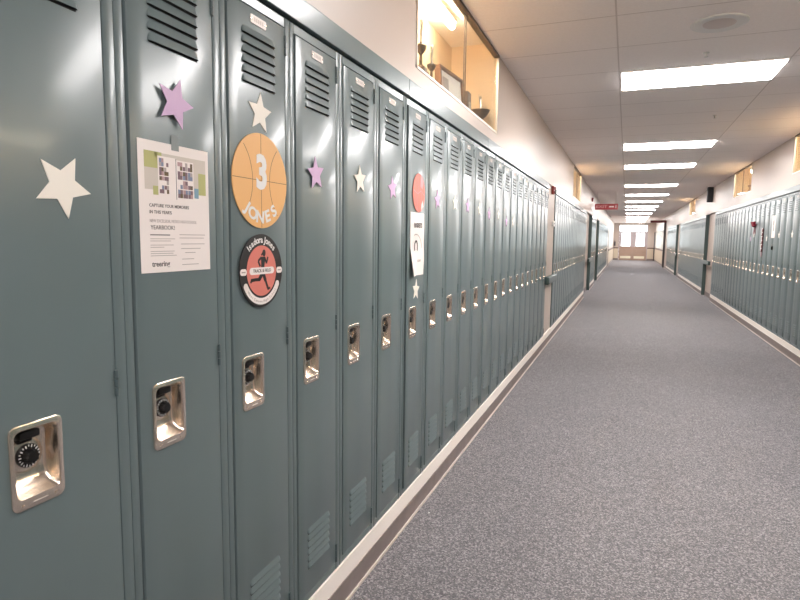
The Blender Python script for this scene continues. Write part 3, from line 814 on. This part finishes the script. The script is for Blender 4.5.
stroke(b, [(.006, -.008), (.0155, -.027)], .0115, z0, z1, k); stroke(b, [(.0145, -.024), (.022, -.040), (.029, -.052)], .008, z0, z1, k); stroke(b, [(.026, -.051), (.037, -.0475)], .0055, z0, z1, k)
b.build('runner_silhouette', o)
def pill(b, cx, cy, w, h, z0, z1, m): b.prism(rr(cx, cy, w, h, h / 2 - .0001), z0, z1, m)
b = MB(); pill(b, 0, 0, .112, .0185, .0064, .0067, M['paper']); pill(b, -.0815, -.001, .028, .017, .0064, .0067, M['paper']); pill(b, .0815, -.001, .028, .017, .0064, .0067, M['paper'])
pts = []
for q in range(25): a = math.radians(208 + 124 * q / 24); pts.append((.0815 * math.cos(a), .0815 * math.sin(a)))
stroke(b, pts, .0175, .0058, .0062, M['paper'])
for a in (208, 332): b.prism(circle(.00875, 16, .0815 * math.cos(math.radians(a)), .0815 * math.sin(math.radians(a))), .0058, .0062, M['paper'])
b.build('white_bands', o)
b = MB(); arc_text(b, 'Isadora Jones', .0815, PI / 2, .0235, M['white'], .0060, False, .150, bold=.0006); b.build('name_lettering', o)
b = MB(); b.text('TRACK & FIELD', .0125, M['ink'], 0, 0, .0070, sx=.95); arc_text(b, 'West Carson High School', .0815, -PI / 2, .0095, M['greyink'], .0064, True, .088)
for s in (-1, 1): stroke(b, [(s * .0815 - .008, -.001), (s * .0815 + .008, -.001)], .003, .0068, .0070, M['greyink'])
b.build('caption_lettering', o)

# yearbook flyer, bottom edge curling off the door
def sheet(w, h, bulge, m, th=.0006, nx=12, ny=16):
    b = MB(); bm = b.bm; i = b.mi(M[m])
    for dz in (0,):
        g = [[bm.verts.new((-w / 2 + w * a / nx, -h / 2 + h * c / ny, bulge((a / nx, c / ny)))) for c in range(ny + 1)] for a in range(nx + 1)]
        g2 = [[bm.verts.new((v.co.x, v.co.y, v.co.z + th)) for v in row] for row in g]
    for a in range(nx):
        for c in range(ny):
            bm.faces.new((g[a][c], g[a][c + 1], g[a + 1][c + 1], g[a + 1][c])).material_index = i
            bm.faces.new((g2[a][c], g2[a + 1][c], g2[a + 1][c + 1], g2[a][c + 1])).material_index = i
    rim = [(a, 0) for a in range(nx)] + [(nx, c) for c in range(ny)] + [(a, ny) for a in range(nx, 0, -1)] + [(0, c) for c in range(ny, 0, -1)]
    for q in range(len(rim)):
        a, c = rim[q]; d, e = rim[(q + 1) % len(rim)]
        bm.faces.new((g[a][c], g[d][e], g2[d][e], g2[a][c])).material_index = i
    return b
b = sheet(.208, .268, lambda p: .0006 + .0, 'paper')
o = b.build('yearbook_flyer'); put(o, mat_left(.4525, 1.3935, .0014)); tag(o, 'printed white yearbook flyer taped on the second locker', 'flyer')
Z = .0013
def patch(b, x0, x1, y0, y1, m, z=Z, d=.0001): b.box(x0, x1, y0, y1, z, z + d, M[m])
b = MB(); patch(b, -.088, .094, .036, .112, 'palebg'); patch(b, -.088, -.052, .080, .113, 'olive', Z + .0001); patch(b, -.06, -.040, .102, .113, 'olive', Z + .0001)
patch(b, .070, .094, .034, .082, 'olive', Z + .0001); patch(b, -.066, -.050, .026, .044, 'olive', Z + .0001); patch(b, .056, .070, .026, .048, 'blueprint', Z + .0001)
b.build('printed_background', o)
b = MB(); patch(b, -.052, .000, .022, .106, 'paper', Z + .0003); patch(b, .001, .054, .018, .103, 'paper', Z + .0003); stroke(b, [(.0005, .020), (.0005, .105)], .0015, Z + .0004, Z + .0005, M['ink'])
random.seed(3); pm = ['pic1', 'pic2', 'pic3', 'pic4', 'pic1', 'pic2', 'greyink']
for (px, py, nx, ny, w, h) in ((-.048, .030, 3, 4, .0125, .0165), (.005, .024, 3, 4, .0145, .0175)):
    for a in range(nx):
        for c in range(ny):
            mm = random.choice(pm)
            if py == .03 and c == 0: mm = 'pic4'
            if a == 2 and py == .03: continue
            for s in range(2):
                for t in range(2):
                    q = random.choice([mm, random.choice(pm), random.choice(pm), random.choice(pm), 'paper'])
                    x0 = px + a * (w + .0012) + s * w / 2; y0 = py + c * (h + .002) + t * h / 2
                    patch(b, x0, x0 + w / 2, y0, y0 + h / 2, q, Z + .0005)
b.build('open_book_picture', o)
b = MB(); k = 'LEFT'
b.text('CAPTURE YOUR MEMORIES', .0094, M['ink'], -.078, .004, Z, align=k, bold=.0001); b.text("IN THIS YEAR'S", .0094, M['ink'], -.078, -.0095, Z, align=k, bold=.0001)
b.text('NEW EXCELSIOR, METRO HIGH SCHOOL', .0094, M['greyink'], -.078, -.0275, Z, align=k, sx=.80); b.text('YEARBOOK!', .0125, M['ink'], -.076, -.041, Z, align=k)
b.text('treering', .0155, M['ink'], -.075, -.1165, Z, align=k, bold=.0003)
for y, x0, x1 in ((-.056, -.078, -.022), ): patch(b, x0, x1, y - .001, y + .001, 'ink')
for y, x0, x1 in ((-.064, -.078, -.008), (-.0685, -.078, -.02), (-.077, -.078, -.012), (-.0815, -.078, -.04), (-.090, -.078, -.010), (-.0945, -.078, -.014), (-.099, -.078, -.004)): patch(b, x0, x1, y - .0006, y + .0006, 'greyink')
for y, x0, x1 in ((-.055, .006, .088), (-.062, .006, .084), (-.075, .010, .086), (-.085, .010, .072), (-.094, .022, .055), (-.108, .012, .05), (-.120, .012, .065)): patch(b, x0, x1, y - .0007, y + .0007, 'greyink')
b.build('lettering', o)
b = MB(); patch(b, -.011, .011, .122, .154, 'tape', .0013, .0002); b.build('tape_strip', o)

# red ball sign and white sheet on the open locker
b = MB(); b.prism(circle(.088, 48), .002, .004, M['coral']); b.box(-.01, .01, -.01, .01, 0, .002, M['coral']); o = b.build('red_ball_sign')
put(o, mat_left(2.0, 1.545)); tag(o, 'round red ball sign at top of the slightly ajar locker', 'sign')
b = MB()
for pts in ([(-.08, .01), (-.02, -.005), (.03, .012), (.08, -.006)], [(-.02, .08), (-.012, .02), (-.03, -.03), (-.02, -.08)], [(.03, .078), (.02, .03), (.04, -.03), (.03, -.078)]): stroke(b, pts, .003, .0041, .0043, M['pinkfoil'])
b.prism([(.02, .083), (.060, .060), (.050, .02), (.015, .03)], .0045, .0048, M['pinkfoil']); b.prism([(.03, -.078), (.062, -.058), (.055, -.03), (.035, -.05)], .0045, .0048, M['white'])
b.build('printed_lines', o)
b = sheet(.196, .288, lambda p: .0008 + .022 * max(0, (.45 - p[1]) / .45) * max(0, 1 - p[0] * 2.2) + .003 * math.sin(p[1] * 6) ** 2 * p[0], 'paper')
o = b.build('white_sheet', None, 40); put(o, mat_left(1.99, 1.311)); tag(o, 'white paper sheet with a curved drawing on the slightly ajar locker', 'sheet')
b = MB(); Z7 = .0062
pts = [(-.02 + .085 * math.cos(math.radians(a)) - .01, -.03 + .075 * math.sin(math.radians(a))) for a in range(10, 120, 10)]
stroke(b, pts, .004, Z7, Z7 + .0003, M['greyink'])
pts = [(-.03 + .022 * math.cos(math.radians(a)), -.012 + .026 * math.sin(math.radians(a))) for a in range(-40, 225, 20)]
stroke(b, pts, .010, Z7, Z7 + .0003, M['ink']); b.build('curved_drawing', o)
b = MB(); b.text('BASKETS', .030, M['ink'], 0, .085, Z7, bold=.0008, sx=1.0); b.build('heading_lettering', o)
b = MB(); b.text('score', .022, M['greyink'], .02, -.075, Z7); b.build('caption_lettering', o)

# things on the right-hand lockers
o = empty('ribbon_bow'); put(o, mat_right(9.86, 1.60)); tag(o, 'dark red ribbon bow on a right-hand locker', 'bow')
b = MB(); b.lathe([(0, .0), (.026, .004), (.028, .02), (.018, .04), (0, .045)], M['ribbon'], 14); b.build('knot', o, 40)
for s in (-1, 1):
    b = MB()
    b.tube([(s * .012, .004, .02), (s * .045, .03, .035), (s * .085, .045, .03), (s * .095, .01, .02), (s * .055, -.01, .02), (s * .012, -.002, .02)], [.008, .016, .02, .02, .014, .008], M['ribbon'], 8); b.build('loop', o, 40)
    b = MB(); b.prism([(s * .005, -.01), (s * .02, -.012), (s * .075, -.12), (s * .05, -.135)], .004, .007, M['ribbon']); b.build('tail', o)
o = empty('hanging_scarf'); put(o, mat_right(9.24, 1.545, .006)); tag(o, 'striped white and maroon banner strip hanging on a right-hand locker', 'banner')
for k in range(6):
    b = MB(); y1 = -k * .057; b.prism([(-.05 + .008 * (k % 2), y1), (.05 - .006 * (k % 2), y1), (.05 - .006 * ((k + 1) % 2), y1 - .056), (-.05 + .008 * ((k + 1) % 2), y1 - .056)], .003, .012, M['paper'], M['maroonstripe'])
    b.box(.0, .046, y1 - .053, y1 - .010, .0121, .014, M['maroonstripe']); 
    if k % 2: b.box(-.045, .0, y1 - .052, y1 - .039, .0121, .014, M['maroonstripe'])
    b.build('panel', o)
b = MB(); b.prism([(-.02, -.343), (.02, -.343), (.012, -.415), (-.016, -.40)], .003, .008, M['pinkfoil']); b.build('tail', o)
b = sheet(.19, .30, lambda p: .0008, 'paper'); o = b.build('white_sheet'); put(o, mat_right(8.63, 1.555)); tag(o, 'white paper sheet with a dark figure on a right-hand locker', 'sheet')
b = MB(); b.prism(circle(.028, 20, 0, .055, .8, 1.4), .0018, .0021, M['ink']); b.prism([(-.02, .02), (.02, .02), (.028, -.06), (-.028, -.06)], .0018, .0021, M['greyink']); b.build('figure_print', o)
for y, z, mm, lab in ((10.15, 1.40, 'cardp', 'small lilac star on a right-hand locker left of the red ribbon bow'), (9.90, 1.46, 'cardw', 'small cream star just below the red ribbon bow'),
                      (9.00, 1.40, 'cardw', 'small cream star between the striped banner and the white sheet'),
                      (8.30, 1.44, 'cardw', 'small cream star just right of the white sheet on right-hand lockers'),
                      (7.65, 1.44, 'cardw', 'cream star on a right-hand locker nearest the picture edge')):
    star(0, 0, .052, 90, mm, lab, 0, mat_right(y, z))
o = empty('padlock'); put(o, mat_right(8.60, 1.28)); tag(o, 'tiny dark padlock like object below the white sheet on the right', 'padlock')
b = MB(); b.box(-.02, .02, -.035, .012, .002, .02, M['black'], .004); b.build('case', o)
b = MB(); b.tube([(-.012, .0125, .011), (-.012, .03, .011), (0, .04, .011), (.012, .03, .011), (.012, .0125, .011)], .003, M['alum'], 6); b.build('shackle', o)
# scraps on the carpet
for x, y, s, lab in ((.07, 2.04, .004, 'tiny white speck of lint near the left base'), (1.17, 25.1, .09, 'white scrap lying far down the carpet')):
    b = MB(); b.prism([(-s, -s * .6), (s * .8, -s * .8), (s, s * .5), (-s * .3, s * .8)], .0005, .002, M['white']); tag(b.build('paper_scrap', None, None, (x, y, 0)), lab, 'scrap')

# ------------------------------------------------------------------ daylight
w = bpy.data.worlds.new('daylight'); S.world = w; w.use_nodes = True
bg = w.node_tree.nodes['Background']; bg.inputs['Color'].default_value = (0.92, 0.96, 1.0, 1); bg.inputs['Strength'].default_value = 6.0

# ------------------------------------------------------------------ camera
f_, yaw, pit, rol, D, H, y0 = 579.575, 0.370365, 0.105614, 0.0119103, 0.908865, 1.335892, -0.547282
cy, sy = math.cos(yaw), math.sin(yaw)
r = Vector((cy, sy, 0)); fw0 = Vector((-sy, cy, 0)); up0 = Vector((0, 0, 1))
fw = fw0 * math.cos(pit) - up0 * math.sin(pit); up = up0 * math.cos(pit) + fw0 * math.sin(pit)
Rr = r * math.cos(rol) + up * math.sin(rol); U = up * math.cos(rol) - r * math.sin(rol)
cam = bpy.data.cameras.new('camera'); cam.sensor_width = 36; cam.lens = f_ / 800 * 36; cam.clip_start = .02; cam.clip_end = 200
co = bpy.data.objects.new('camera', cam); COL.objects.link(co)
mx = Matrix((Rr, U, -fw)).transposed().to_4x4(); mx.translation = (D, y0, H); co.matrix_world = mx
S.camera = co
S.view_settings.view_transform = 'Standard'; S.view_settings.look = 'None'; S.view_settings.gamma = 1.0
S.view_settings.use_curve_mapping = False; S.view_settings.exposure = 0.0
S.cycles.max_bounces = 10; S.cycles.diffuse_bounces = 6; S.cycles.glossy_bounces = 5
